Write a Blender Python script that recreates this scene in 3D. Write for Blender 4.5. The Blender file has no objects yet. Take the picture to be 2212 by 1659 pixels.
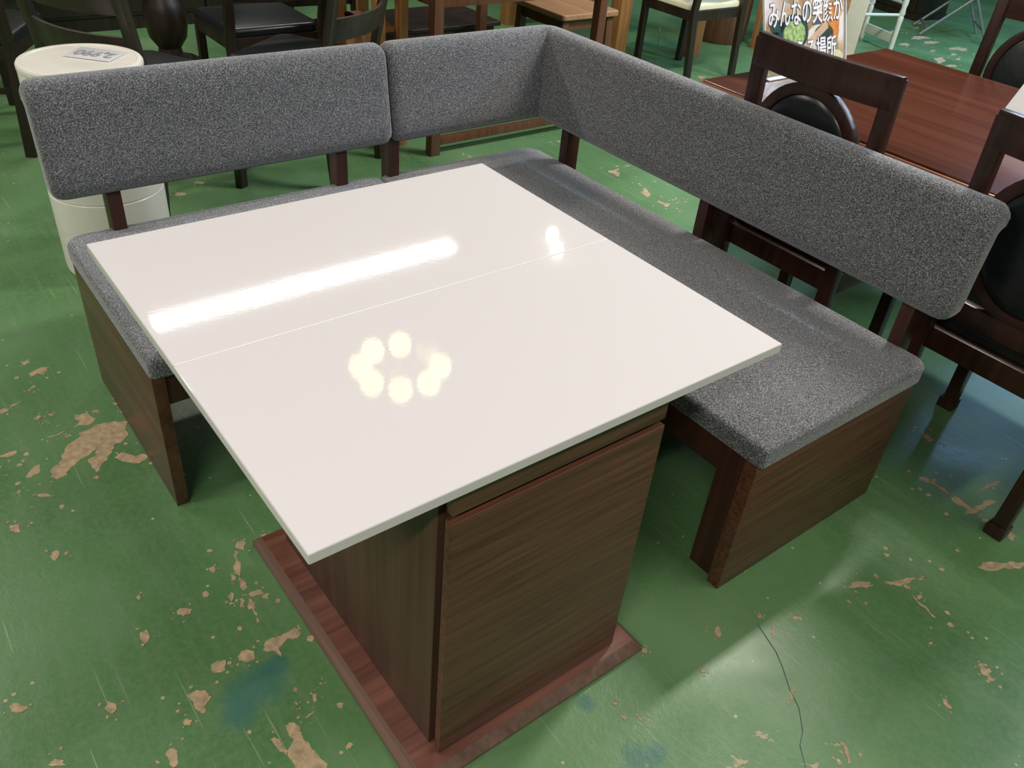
import bpy, bmesh, math, random
from mathutils import Matrix, Vector
R_ = math.radians
PI = math.pi
scene = bpy.context.scene
COL = scene.collection
random.seed(7)

# ------------------------------------------------------------------ camera
W_, H_ = 2212, 1659
CAMR = ((0.601823, 0.794474, 0.081365), (0.510351, -0.304219, -0.804359), (-0.614289, 0.525606, -0.588546))
CAMC = Vector((1.551429, -1.164067, 1.466331)); CAMF = 1818.79
cd = bpy.data.cameras.new('camera'); cam = bpy.data.objects.new('camera', cd); COL.objects.link(cam)
cd.sensor_fit = 'HORIZONTAL'; cd.sensor_width = 36; cd.lens = CAMF / W_ * 36; cd.clip_start = .02; cd.clip_end = 100
r, d, f = (Vector(v) for v in CAMR)
cam.matrix_world = Matrix(((r.x, -d.x, -f.x, CAMC.x), (r.y, -d.y, -f.y, CAMC.y), (r.z, -d.z, -f.z, CAMC.z), (0, 0, 0, 1)))
scene.camera = cam
def at(px, py, z=0.0):                        # pixel -> point on the horizontal plane z
    v = r * ((px - W_ / 2) / CAMF) + d * ((py - H_ / 2) / CAMF) + f
    return CAMC + v * ((z - CAMC.z) / v.z)

# ------------------------------------------------------------------ world, lights, exposure
w = bpy.data.worlds.new('world'); scene.world = w; w.use_nodes = True
w.node_tree.nodes['Background'].inputs[0].default_value = (.75, .85, 1, 1)
w.node_tree.nodes['Background'].inputs[1].default_value = .05
scene.view_settings.view_transform = 'Standard'; scene.view_settings.look = 'None'
scene.view_settings.gamma = 1; scene.view_settings.use_curve_mapping = False
scene.view_settings.exposure = -0.10
CEIL = 3.06
WARM = (1.0, .90, .78); NEUT = (1.0, .945, .88); COOL = (.62, .80, 1.0); BLUE = (.30, .56, 1.0)
# x, y centre, length, along axis, power, colour
TUBES = [(-3.37, 1.12, 2.3, 'y', 50, NEUT), (-3.37, 5.6, 2.3, 'y', 20, COOL), (-3.1, -2.9, 2.3, 'y', 95, NEUT),
         (1.55, 4.5, 2.3, 'x', 165, COOL), (-.45, -2.9, 2.3, 'y', 50, NEUT),
         (-.75, 5.8, 2.3, 'y', 105, BLUE), (2.35, 1.2, 2.3, 'y', 55, NEUT), (2.35, -3.2, 2.3, 'y', 95, NEUT),  # blue tube is added, stands in for a blue-lit sign mirrored in the floor
         (-6.2, 1.1, 2.3, 'y', 18, NEUT), (-.6, 10.6, 2.3, 'y', 50, COOL), (.1, 2.5, 1.2, 'y', 125, NEUT)]

# ------------------------------------------------------------------ helpers
def mat(name): 
    m = bpy.data.materials.new(name); m.use_nodes = True
    return m, m.node_tree.nodes, m.node_tree.links, m.node_tree.nodes['Principled BSDF']
def setp(b, **k):
    N = dict(col='Base Color', rough='Roughness', metal='Metallic', spec='Specular IOR Level', coat='Coat Weight', coatr='Coat Roughness', sheen='Sheen Weight', ior='IOR', trans='Transmission Weight')
    for a, v in k.items(): b.inputs[N[a]].default_value = (*v, 1) if a == 'col' else v
def plain(name, col, rough=.5, var=.12, scale=30, bump=0, **k):
    m, n, l, b = mat(name); setp(b, rough=rough, **k)
    tc = n.new('ShaderNodeTexCoord'); nz = n.new('ShaderNodeTexNoise'); nz.inputs['Scale'].default_value = scale; nz.inputs['Detail'].default_value = 4
    l.new(tc.outputs['Object'], nz.inputs['Vector'])
    cr = n.new('ShaderNodeValToRGB'); l.new(nz.outputs[0], cr.inputs[0])
    cr.color_ramp.elements[0].position = .3; cr.color_ramp.elements[1].position = .7
    cr.color_ramp.elements[0].color = (*[c * (1 - var) for c in col], 1); cr.color_ramp.elements[1].color = (*[min(1, c * (1 + var)) for c in col], 1)
    l.new(cr.outputs[0], b.inputs['Base Color'])
    if bump:
        bp = n.new('ShaderNodeBump'); bp.inputs['Strength'].default_value = bump; bp.inputs['Distance'].default_value = .002
        l.new(nz.outputs[0], bp.inputs['Height']); l.new(bp.outputs[0], b.inputs['Normal'])
    return m
def wood(name, dark, light, axis='z', rough=.4, scale=1.0, streak=.5, **k):
    m, n, l, b = mat(name); setp(b, rough=rough, **k)
    tc = n.new('ShaderNodeTexCoord'); mp = n.new('ShaderNodeMapping'); l.new(tc.outputs['Object'], mp.inputs[0])
    s = dict(x=(2.2, 60, 60), y=(60, 2.2, 60), z=(60, 60, 2.2))[axis]
    mp.inputs['Scale'].default_value = [v * scale for v in s]
    n1 = n.new('ShaderNodeTexNoise'); n1.inputs['Scale'].default_value = 1.0; n1.inputs['Detail'].default_value = 6; n1.inputs['Distortion'].default_value = .6
    l.new(mp.outputs[0], n1.inputs['Vector'])
    mp2 = n.new('ShaderNodeMapping'); l.new(tc.outputs['Object'], mp2.inputs[0])
    s2 = dict(x=(.5, 9, 9), y=(9, .5, 9), z=(9, 9, .5))[axis]; mp2.inputs['Scale'].default_value = [v * scale for v in s2]
    n2 = n.new('ShaderNodeTexNoise'); n2.inputs['Scale'].default_value = 1.0; n2.inputs['Detail'].default_value = 3; n2.inputs['Distortion'].default_value = 1.2
    l.new(mp2.outputs[0], n2.inputs['Vector'])
    mx = n.new('ShaderNodeMix'); mx.data_type = 'FLOAT'; mx.inputs[0].default_value = streak
    l.new(n1.outputs[0], mx.inputs[2]); l.new(n2.outputs[0], mx.inputs[3])
    cr = n.new('ShaderNodeValToRGB'); l.new(mx.outputs[0], cr.inputs[0])
    cr.color_ramp.elements[0].position = .36; cr.color_ramp.elements[1].position = .64
    cr.color_ramp.elements[0].color = (*dark, 1); cr.color_ramp.elements[1].color = (*light, 1)
    l.new(cr.outputs[0], b.inputs['Base Color'])
    bp = n.new('ShaderNodeBump'); bp.inputs['Strength'].default_value = .12; bp.inputs['Distance'].default_value = .001
    l.new(n1.outputs[0], bp.inputs['Height']); l.new(bp.outputs[0], b.inputs['Normal'])
    return m

def fabric():
    m, n, l, b = mat('heather_fabric'); setp(b, rough=.92, spec=.2, sheen=.4)
    tc = n.new('ShaderNodeTexCoord')
    outs = []
    for sc in ((270, 690, 590), (690, 270, 490)):
        mp = n.new('ShaderNodeMapping'); mp.inputs['Scale'].default_value = sc; l.new(tc.outputs['Object'], mp.inputs[0])
        nz = n.new('ShaderNodeTexNoise'); nz.inputs['Scale'].default_value = 1; nz.inputs['Detail'].default_value = 2; nz.inputs['Roughness'].default_value = .6
        l.new(mp.outputs[0], nz.inputs['Vector']); outs.append(nz)
    ad = n.new('ShaderNodeMath'); ad.operation = 'ADD'; l.new(outs[0].outputs[0], ad.inputs[0]); l.new(outs[1].outputs[0], ad.inputs[1])
    hv = n.new('ShaderNodeMath'); hv.operation = 'MULTIPLY'; hv.inputs[1].default_value = .5; l.new(ad.outputs[0], hv.inputs[0])
    cr = n.new('ShaderNodeValToRGB'); l.new(hv.outputs[0], cr.inputs[0]); e = cr.color_ramp.elements
    e[0].position = .37; e[0].color = (.014, .015, .019, 1); e[1].position = .62; e[1].color = (.44, .445, .47, 1)
    x = cr.color_ramp.elements.new(.50); x.color = (.088, .090, .101, 1)
    l.new(cr.outputs[0], b.inputs['Base Color'])
    bp = n.new('ShaderNodeBump'); bp.inputs['Strength'].default_value = .35; bp.inputs['Distance'].default_value = .0015
    l.new(hv.outputs[0], bp.inputs['Height']); l.new(bp.outputs[0], b.inputs['Normal'])
    return m

def floor_mat():
    m, n, l, b = mat('green_painted_concrete'); setp(b, spec=.36)
    tc = n.new('ShaderNodeTexCoord')
    def noise(sc, det=4, dist=0, rough=.55, vec=None):
        z = n.new('ShaderNodeTexNoise'); z.inputs['Scale'].default_value = sc; z.inputs['Detail'].default_value = det; z.inputs['Distortion'].default_value = dist; z.inputs['Roughness'].default_value = rough
        l.new(vec or tc.outputs['Object'], z.inputs['Vector']); return z
    def ramp(src, stops):
        c = n.new('ShaderNodeValToRGB'); l.new(src, c.inputs[0]); e = c.color_ramp.elements
        e[0].position, e[0].color = stops[0][0], (*stops[0][1], 1); e[1].position, e[1].color = stops[-1][0], (*stops[-1][1], 1)
        for p_, c_ in stops[1:-1]:
            q = c.color_ramp.elements.new(p_); q.color = (*c_, 1)
        return c
    def mix(fac, a, bcol):
        x = n.new('ShaderNodeMix'); x.data_type = 'RGBA'; l.new(fac, x.inputs[0])
        for s_, v in ((6, a), (7, bcol)):
            if isinstance(v, tuple): x.inputs[s_].default_value = (*v, 1)
            else: l.new(v, x.inputs[s_])
        return x.outputs[2]
    big = noise(1.6, 5, .5); base = ramp(big.outputs[0], [(.3, (.056, .146, .048)), (.5, (.090, .208, .076)), (.72, (.145, .272, .124))])
    col = base.outputs[0]
    # faint pale scuffing and directional wiping marks
    mp = n.new('ShaderNodeMapping'); mp.inputs['Scale'].default_value = (3, 26, 1); mp.inputs['Rotation'].default_value = (0, 0, R_(35)); l.new(tc.outputs['Object'], mp.inputs[0])
    wipe = ramp(noise(1, 5, .4, .6, mp.outputs[0]).outputs[0], [(.5, (0, 0, 0)), (.78, (.5, .5, .5))]); col = mix(wipe.outputs[0], col, (.165, .235, .145))
    # thin scratches in several directions
    for ang, sx_, sy_ in ((22, 2.2, 130), (-40, 2.0, 160), (74, 2.4, 120), (118, 1.8, 170), (5, 2.6, 150)):
        mq = n.new('ShaderNodeMapping'); mq.inputs['Scale'].default_value = (sx_ * 1.5, sy_, 1); mq.inputs['Rotation'].default_value = (0, 0, R_(ang)); l.new(tc.outputs['Object'], mq.inputs[0])
        s_ = ramp(noise(1, 1, .0, .5, mq.outputs[0]).outputs[0], [(.75, (0, 0, 0)), (.79, (.7, .7, .7))]); col = mix(s_.outputs[0], col, (.30, .37, .24))
    fine = ramp(noise(70, 4, 0, .7).outputs[0], [(.42, (0, 0, 0)), (.75, (.55, .55, .55))]); col = mix(fine.outputs[0], col, (.17, .25, .12))
    # dark grime
    gr = ramp(noise(7, 6, .3, .7).outputs[0], [(.66, (0, 0, 0)), (.8, (.5, .5, .5))]); col = mix(gr.outputs[0], col, (.035, .06, .03))
    # small flakes of lost paint
    chip = noise(5.5, 8, .9, .62); gate = noise(1.1, 2)
    mul = n.new('ShaderNodeMath'); mul.operation = 'MULTIPLY'; l.new(chip.outputs[0], mul.inputs[0]); l.new(gate.outputs[0], mul.inputs[1])
    cf = ramp(mul.outputs[0], [(.412, (0, 0, 0)), (.418, (1, 1, 1))]); col = mix(cf.outputs[0], col, (.40, .31, .18))
    sp = n.new('ShaderNodeTexVoronoi'); sp.inputs['Scale'].default_value = 16; sp.inputs['Randomness'].default_value = 1; l.new(tc.outputs['Object'], sp.inputs['Vector'])
    sf = ramp(sp.outputs['Distance'], [(.045, (1, 1, 1)), (.07, (0, 0, 0))]); col = mix(sf.outputs[0], col, (.45, .38, .24))
    # teal touch-up paint spots
    for (px, py, rad) in ((552, 1490, .055), (520, 1540, .035), (1265, 1518, .02), (1385, 1640, .035), (1420, 1625, .025), (600, 1440, .03)):
        c_ = at(px, py)
        vm = n.new('ShaderNodeVectorMath'); vm.operation = 'DISTANCE'; l.new(tc.outputs['Object'], vm.inputs[0]); vm.inputs[1].default_value = c_
        nd = noise(14, 3)
        ad = n.new('ShaderNodeMath'); ad.operation = 'MULTIPLY_ADD'; l.new(nd.outputs[0], ad.inputs[0]); ad.inputs[1].default_value = rad * 1.6; l.new(vm.outputs['Value'], ad.inputs[2])
        dv = n.new('ShaderNodeMath'); dv.operation = 'DIVIDE'; l.new(ad.outputs[0], dv.inputs[0]); dv.inputs[1].default_value = rad * 3
        t_ = ramp(dv.outputs[0], [(.45, (.6, .6, .6)), (.68, (0, 0, 0))]); col = mix(t_.outputs[0], col, (.030, .135, .125))
    l.new(col, b.inputs['Base Color'])
    rr = ramp(noise(2.3, 5, .6).outputs[0], [(.3, (.27, .27, .27)), (.75, (.50, .50, .50))]); l.new(rr.outputs[0], b.inputs['Roughness'])
    bp = n.new('ShaderNodeBump'); bp.inputs['Strength'].default_value = .25; bp.inputs['Distance'].default_value = .004
    l.new(noise(45, 5, 0, .7).outputs[0], bp.inputs['Height']); l.new(bp.outputs[0], b.inputs['Normal'])
    return m

def white_gloss():
    m, n, l, b = mat('white_gloss_lacquer'); setp(b, col=(.74, .695, .69), rough=.04, spec=.5)
    tc = n.new('ShaderNodeTexCoord'); nz = n.new('ShaderNodeTexNoise'); nz.inputs['Scale'].default_value = 160; nz.inputs['Detail'].default_value = 1; l.new(tc.outputs['Object'], nz.inputs['Vector'])
    bp = n.new('ShaderNodeBump'); bp.inputs['Strength'].default_value = .03; bp.inputs['Distance'].default_value = .0006
    l.new(nz.outputs[0], bp.inputs['Height']); l.new(bp.outputs[0], b.inputs['Normal'])
    return m
def emit(name, col, s):
    m, n, l, b = mat(name); setp(b, col=(.9, .9, .9)); b.inputs['Emission Color'].default_value = (*col, 1); b.inputs['Emission Strength'].default_value = s
    return m

M = dict(
    floor=floor_mat(), fabric=fabric(), white=white_gloss(),
    wal_x=wood('walnut_x', (.060, .027, .014), (.125, .058, .030), 'x', .38), wal_y=wood('walnut_y', (.064, .022, .013), (.160, .062, .035), 'y', .36, 1.7, .35),
    wal_z=wood('walnut_z', (.058, .028, .017), (.112, .056, .034), 'z', .42), plin_y=wood('plinth_y', (.085, .030, .020), (.215, .088, .058), 'y', .28), plin_x=wood('plinth_x', (.11, .060, .044), (.20, .120, .090), 'x', .4),
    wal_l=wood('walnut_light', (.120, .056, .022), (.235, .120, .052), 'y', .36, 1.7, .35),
    post=wood('post_wood', (.030, .010, .007), (.065, .022, .014), 'z', .4),
    mah=wood('mahogany', (.016, .006, .004), (.046, .016, .010), 'z', .32), mah_x=wood('mahogany_top', (.058, .017, .010), (.100, .032, .018), 'x', .14, .7, .6), mah_e=wood('mahogany_edge', (.10, .032, .012), (.24, .082, .030), 'x', .3),
    dark=wood('espresso', (.012, .007, .005), (.034, .019, .013), 'z', .38), oak=wood('honey_oak', (.20, .085, .026), (.36, .165, .055), 'z', .42), brown=wood('chestnut', (.070, .027, .013), (.15, .058, .028), 'z', .4),
    tan=wood('tan_board', (.26, .13, .06), (.40, .22, .11), 'x', .45), leather=plain('black_leather', (.010, .012, .013), .28, .2, 60, .1), padg=plain('pad_leather', (.018, .024, .024), .32, .2, 60, .1),
    cream=plain('cream_vinyl', (.74, .70, .50), .45, .03), wpaint=plain('white_paint', (.66, .66, .56), .42, .04), board=plain('pale_board', (.58, .52, .42), .5, .04),
    barrel=plain('white_enamel', (.84, .80, .72), .28, .02), card=plain('card', (.72, .72, .74), .3, .02), ink=plain('ink', (.03, .03, .035), .5, .02), inkgrey=plain('grey_print', (.38, .38, .40), .5, .02),
    wprint=plain('white_print', (.86, .85, .90), .4, .01), violet=plain('outline_print', (.10, .09, .14), .4, .02), metal=plain('grey_tube', (.32, .34, .34), .3, .05, metal=.7), red=plain('red_vinyl', (.34, .035, .028), .4, .1),
    chip=plain('bare_concrete', (.40, .295, .175), .85, .28, 60, .5), wallm=plain('wall_paint', (.20, .19, .17), .8, .05, 3), ceilm=plain('ceiling_tile', (.25, .24, .235), .85, .03, 3), house=plain('fixture_enamel', (.8, .8, .8), .4, .02), brass=plain('brass', (.45, .30, .12), .25, .05, metal=1.0),
    globe=emit('globe_glow', (1, .80, .38), 5.5), bulb=emit('bulb_glow', (1, .92, .75), 30), seam=plain('seam_thread', (.05, .05, .055), .7, .02), joint=plain('joint_lacquer', (.93, .90, .88), .3, .01),
)

def place(o, parent):
    COL.objects.link(o)
    if parent: o.parent = parent
    return o
def obj(name, bm, m, parent=None, bev=0, seg=2, smooth=False, world=True, ang=38):
    if bev: bmesh.ops.bevel(bm, geom=list(bm.edges), offset=bev, segments=seg, profile=.6, affect='EDGES', clamp_overlap=True)
    if parent and world and parent.get('w_'): bmesh.ops.translate(bm, verts=bm.verts, vec=-Vector(root_loc(parent)))
    bmesh.ops.recalc_face_normals(bm, faces=bm.faces)
    me = bpy.data.meshes.new(name); bm.to_mesh(me); bm.free(); me.materials.append(M[m] if isinstance(m, str) else m)
    if smooth or bev:
        for p_ in me.polygons: p_.use_smooth = True
        me.set_sharp_from_angle(angle=R_(ang if smooth else 30))
    return place(bpy.data.objects.new(name, me), parent)
def root_loc(o):
    v = Vector(o.location)
    while o.parent: o = o.parent; v += o.location
    return v
def tag(o, label=None, cat=None, group=None, kind=None):
    for k, v in (('label', label), ('category', cat), ('group', group), ('kind', kind)):
        if v: o[k] = v
    return o
ROOTS = []
def thing(name, loc, label, cat, rot=0, group=None, local=False):
    o = bpy.data.objects.new(name, None); o.empty_display_size = .1; o.location = loc; o.rotation_euler = (0, 0, rot); COL.objects.link(o)
    if not local: o['w_'] = 1; ROOTS.append(o)
    return tag(o, label, cat, group)
def B(): return bmesh.new()
def box(bm, x0, x1, y0, y1, z0, z1):
    v = [bm.verts.new((x, y, z)) for x in (x0, x1) for y in (y0, y1) for z in (z0, z1)]
    for q in ((0, 1, 3, 2), (4, 6, 7, 5), (0, 4, 5, 1), (2, 3, 7, 6), (0, 2, 6, 4), (1, 5, 7, 3)): bm.faces.new([v[i] for i in q])
    return bm
def bx(*a): return box(B(), *a)
def loft(bm, rings, closed=True, caps=True):
    rs = [[bm.verts.new(p_) for p_ in rg] for rg in rings]; n = len(rs[0])
    for a, b_ in zip(rs, rs[1:]):
        for i in range(n if closed else n - 1):
            j = (i + 1) % n
            bm.faces.new((a[i], a[j], b_[j], b_[i]))
    if caps: bm.faces.new(rs[0]); bm.faces.new(list(reversed(rs[-1])))
    return bm
def bar(bm, pts, sx, sy=None, up=(0, 0, 1)):          # rectangular section swept along points
    sy = sy or sx; P = [Vector(p_) for p_ in pts]; rings = []
    for i, p_ in enumerate(P):
        t = (P[min(i + 1, len(P) - 1)] - P[max(i - 1, 0)]).normalized(); u = Vector(up)
        if abs(t.dot(u)) > .95: u = Vector((0, 1, 0))
        a = t.cross(u).normalized(); b_ = a.cross(t).normalized()
        rings.append([p_ + a * (i_ * sx / 2) + b_ * (j_ * sy / 2) for i_, j_ in ((-1, -1), (1, -1), (1, 1), (-1, 1))])
    return loft(bm, rings)
def tube(bm, pts, rad, n=10):
    P = [Vector(p_) for p_ in pts]; rings = []
    rr = rad if isinstance(rad, (list, tuple)) else [rad] * len(P)
    for i, p_ in enumerate(P):
        t = (P[min(i + 1, len(P) - 1)] - P[max(i - 1, 0)]).normalized(); u = Vector((0, 0, 1)) if abs(t.z) < .9 else Vector((1, 0, 0))
        a = t.cross(u).normalized(); b_ = a.cross(t).normalized()
        rings.append([p_ + (a * math.cos(2 * PI * k / n) + b_ * math.sin(2 * PI * k / n)) * rr[i] for k in range(n)])
    return loft(bm, rings)
def lathe(bm, prof, c=(0, 0, 0), n=32):
    return loft(bm, [[(c[0] + r_ * math.cos(2 * PI * k / n), c[1] + r_ * math.sin(2 * PI * k / n), c[2] + z) for k in range(n)] for r_, z in prof])
def rrect(x0, x1, y0, y1, rad, n=6, ins=0):
    x0 += ins; x1 -= ins; y0 += ins; y1 -= ins; out = []
    rr = [max(v - ins * .6, .002) for v in (rad if isinstance(rad, (tuple, list)) else [rad] * 4)]
    for cx, cy, a0, rad in ((x1 - rr[0], y1 - rr[0], 0, rr[0]), (x0 + rr[1], y1 - rr[1], 90, rr[1]), (x0 + rr[2], y0 + rr[2], 180, rr[2]), (x1 - rr[3], y0 + rr[3], 270, rr[3])):
        for k in range(n + 1):
            a = R_(a0 + 90 * k / n); out.append((cx + rad * math.cos(a), cy + rad * math.sin(a)))
    return out
def cushion(x0, x1, y0, y1, z0, z1, rc, re, dome=.0, under=.004):
    rings = [[(x, y, z0) for x, y in rrect(x0, x1, y0, y1, rc, ins=under)], [(x, y, z0 + under) for x, y in rrect(x0, x1, y0, y1, rc)]]
    for k in range(6):
        a = R_(90 * k / 5); rings.append([(x, y, z1 - re + re * math.sin(a)) for x, y in rrect(x0, x1, y0, y1, rc, ins=re * (1 - math.cos(a)))])
    for i_, h in ((.03, .4), (.08, .75), (.16, 1)):
        if dome and min(x1 - x0, y1 - y0) > 2 * i_ + .05: rings.append([(x, y, z1 + dome * h) for x, y in rrect(x0, x1, y0, y1, rc, ins=re + i_)])
    return loft(B(), rings)

# ------------------------------------------------------------------ room shell
fl = tag(obj('floor', bx(-9, 6, -7, 14, -.1, 0), 'floor'), kind='structure')
tag(obj('ceiling', bx(-9, 6, -7, 14, CEIL, CEIL + .1), 'ceilm'), kind='structure')
for nme, a in (('wall_left', (-9.1, -9, -7, 14)), ('wall_right', (6, 6.1, -7, 14)), ('wall_front', (-9, 6, -7.1, -7)), ('wall_back', (-9, 6, 14, 14.1))):
    tag(obj(nme, bx(*a, 0, CEIL), 'wallm'), kind='structure')

# bare patches where the green paint has flaked off the concrete
def frac(P, rnd, k):
    for _ in range(k):
        out = []
        for i, a in enumerate(P):
            b_ = P[(i + 1) % len(P)]; e = b_ - a; out.append(a)
            if e.length > .0035:
                t_ = rnd.uniform(-.17, .17); m_ = a.lerp(b_, rnd.uniform(.38, .62)); out.append(Vector((m_.x - e.y * t_, m_.y + e.x * t_, 0)))
        P = out
    return P
def slab(bm, P, z):
    lo = [bm.verts.new((v.x, v.y, .0001)) for v in P]; hi = [bm.verts.new((v.x, v.y, z)) for v in P]; n_ = len(P)
    for i in range(n_): bm.faces.new((lo[i], lo[(i + 1) % n_], hi[(i + 1) % n_], hi[i]))
    f_ = bm.faces.new(hi); bmesh.ops.triangulate(bm, faces=[f_])
def patch(pts, jag=.004, seed=0, sat=4, m='chip', name='bare_patch'):
    rnd = random.Random(seed); bm = B(); P = [at(x, y) for x, y in pts]
    slab(bm, frac(P, rnd, 4 if m == 'chip' else 0), .0006 + seed * 2e-6)
    c = sum(P, Vector()) / len(P); ext = max((v - c).length for v in P)
    for q in range(sat):                                     # crumbs of bare concrete around it
        a = rnd.uniform(0, 2 * PI); d_ = ext * rnd.uniform(1.05, 1.7); r_ = min(.007, ext * rnd.uniform(.05, .2)) + .0012; cc = c + Vector((math.cos(a) * d_, math.sin(a) * d_, 0))
        slab(bm, frac([cc + Vector((math.cos(b_) * r_ * rnd.uniform(.5, 1.2), math.sin(b_) * r_ * rnd.uniform(.5, 1.2), 0)) for b_ in (0, 1.3, 2.5, 3.8, 5.1)], rnd, 2), .0005 + (seed * 5 + q) * 4e-7)
    return obj(name, bm, m, fl)
def crop(pts, x0, y0, s): return [(x0 + x / s, y0 + y / s) for x, y in pts]
BIG = [crop(p_, 0, 380, 2.304) for p_ in (
    [(650, 1215), (560, 1222), (470, 1242), (400, 1290), (345, 1335), (305, 1400), (250, 1470), (290, 1510), (335, 1488), (372, 1440), (425, 1400), (460, 1372), (520, 1352), (600, 1330), (640, 1290)], [(500, 1345), (478, 1385), (440, 1412), (460, 1452), (482, 1476), (505, 1440), (530, 1418), (560, 1375), (570, 1335)],
    [(570, 1402), (620, 1376), (720, 1384), (736, 1402), (690, 1432), (640, 1426), (600, 1416)], [(370, 1192), (430, 1180), (476, 1210), (440, 1242), (365, 1252), (400, 1222)],
    [(235, 1302), (330, 1264), (320, 1275), (285, 1293)], [(130, 1502), (150, 1468), (202, 1430), (192, 1480), (152, 1502)], [(78, 1582), (106, 1558), (96, 1586)],
    [(158, 1588), (205, 1580), (272, 1592), (205, 1598)], [(165, 1212), (190, 1188), (212, 1196), (190, 1216)], [(0, 1392), (60, 1372), (130, 1360), (66, 1392), (0, 1402)],
    [(105, 930), (135, 918), (150, 928), (120, 942)], [(140, 985), (190, 960), (242, 952), (215, 992), (180, 985), (150, 1008)], [(135, 1070), (170, 1040), (180, 1050), (150, 1075)], [(40, 1140), (95, 1130), (60, 1150)],
    [(320, 1295), (350, 1285), (355, 1295), (330, 1302)], [(0, 1165), (50, 1160), (20, 1180), (0, 1185)], [(215, 1222), (240, 1212), (232, 1226)], [(235, 1185), (265, 1182), (258, 1194)], [(560, 1130), (590, 1120), (600, 1135), (570, 1140)], [(596, 1168), (620, 1165), (618, 1180), (600, 1182)])]
BIG += [crop(p_, 500, 1000, 2.212) for p_ in (
    [(255, 1255), (300, 1240), (330, 1270), (345, 1320), (380, 1360), (420, 1400), (460, 1440), (462, 1475), (310, 1475), (275, 1410), (285, 1350), (300, 1320), (262, 1280)], [(185, 1320), (205, 1310), (270, 1375), (262, 1395), (215, 1355)],
    [(160, 860), (210, 835), (250, 815), (300, 788), (330, 810), (320, 835), (270, 840), (225, 885), (240, 925), (210, 900), (150, 895)], [(30, 925), (60, 895), (105, 900), (110, 935), (75, 955), (35, 945)], [(85, 650), (105, 665), (125, 720), (135, 760), (120, 770), (105, 705), (80, 680)],
    [(35, 650), (55, 645), (60, 685), (42, 690)], [(15, 420), (35, 430), (45, 500), (60, 560), (75, 600), (55, 610), (38, 540), (20, 470)], [(0, 535), (20, 540), (18, 560), (0, 565)], [(385, 1105), (405, 1100), (410, 1135), (398, 1150), (388, 1128)], [(345, 1220), (400, 1180), (395, 1190), (360, 1220)],
    [(300, 1140), (318, 1150), (310, 1170)], [(1955, 890), (1980, 895), (1995, 905), (1975, 912)], [(410, 1050), (440, 1050), (430, 1060)], [(80, 625), (130, 605), (160, 625), (120, 632), (95, 640)])]
BIG += [crop(p_, 1960, 700, 3.317) for p_ in ([(78, 1105), (100, 1095), (160, 1115), (215, 1155), (300, 1210), (290, 1222), (230, 1180), (160, 1135), (90, 1115)], [(315, 1250), (340, 1235), (400, 1275), (470, 1320), (540, 1290), (600, 1260), (640, 1265), (560, 1305), (500, 1350), (430, 1360), (395, 1362), (430, 1335), (370, 1300), (330, 1275)],
    [(525, 1385), (575, 1400), (565, 1425), (530, 1410)], [(695, 1485), (740, 1490), (775, 1520), (740, 1532), (700, 1500)], [(490, 1205), (560, 1165), (670, 1120), (580, 1175)], [(85, 760), (150, 790), (190, 835), (150, 845), (110, 810)])]
BIG += [crop(p_, 1100, 300, 5.53) for p_ in ([(1175, 385), (1250, 375), (1300, 350), (1305, 380), (1270, 395), (1335, 410), (1325, 455), (1290, 450), (1240, 410), (1190, 405)], [(1362, 335), (1400, 315), (1465, 312), (1420, 330)], [(1600, 600), (1635, 585), (1660, 630), (1685, 670), (1650, 700), (1600, 670), (1565, 640)],
    [(1790, 730), (1850, 765), (1915, 770), (1890, 815), (1850, 815), (1840, 785), (1765, 760)], [(1940, 730), (2010, 700), (1990, 725), (1950, 745)], [(2080, 760), (2110, 735), (2125, 755), (2090, 775)], [(1705, 505), (1755, 505), (1740, 520)], [(470, 45), (495, 30), (515, 48)], [(560, 25), (600, 25), (610, 40), (580, 42)], [(2010, 855), (2050, 865), (2040, 880)])]
SMALL = [(430, 1508, 26, 30), (398, 1320, 20, 12), (312, 1375, 14, 18), (474, 1443, 24, 20), (240, 1528, 15, 17), (374, 1632, 16, 24), (120, 1200, 13, 14), (34, 1142, 16, 12), (124, 1650, 22, 10), (40, 1530, 24, 12), (405, 1560, 14, 10),
         (1550, 1365, 10, 14), (1392, 1405, 8, 6), (2128, 1452, 16, 10), (1858, 1262, 22, 7), (1640, 1330, 8, 6), (1985, 1290, 8, 6), (1720, 1335, 8, 6), (520, 1180, 16, 14), (570, 1160, 10, 8), (300, 1290, 6, 6), (460, 1230, 8, 8), (1520, 1450, 8, 5), (90, 800, 9, 5),
         (500, 1290, 9, 10), (540, 1310, 8, 8), (390, 420, 20, 5), (435, 395, 16, 4), (600, 430, 8, 3), (1380, 960, 6, 5), (1000, 333, 5, 3), (1014, 338, 6, 3), (1125, 272, 12, 6), (155, 300, 6, 4), (1330, 1520, 6, 4), (2010, 1390, 6, 4)]
# far patches seen past the dining table
FAR = [(1985, 82, 26, 4), (2010, 92, 20, 3), (1955, 96, 14, 4), (2065, 105, 26, 4), (2080, 108, 12, 3), (2030, 130, 16, 8), (2055, 142, 14, 4), (2060, 118, 8, 3), (2015, 110, 8, 2), (1982, 50, 10, 4), (1900, 66, 8, 3), (2145, 82, 12, 6), (1980, 60, 8, 2), (1675 - 160, 167, 12, 4), (2070, 128, 8, 3), (1930, 68, 8, 3)]
def strip(pts, w0):
    P = [Vector(p_) for p_ in pts]; L_, R2 = [], []
    for i, p_ in enumerate(P):
        t_ = (P[min(i + 1, len(P) - 1)] - P[max(i - 1, 0)]).normalized(); wv = w0 * (.3 if i in (0, len(P) - 1) else 1)
        L_.append((p_.x - t_.y * wv, p_.y + t_.x * wv)); R2.append((p_.x + t_.y * wv, p_.y - t_.x * wv))
    return L_ + R2[::-1]
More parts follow.
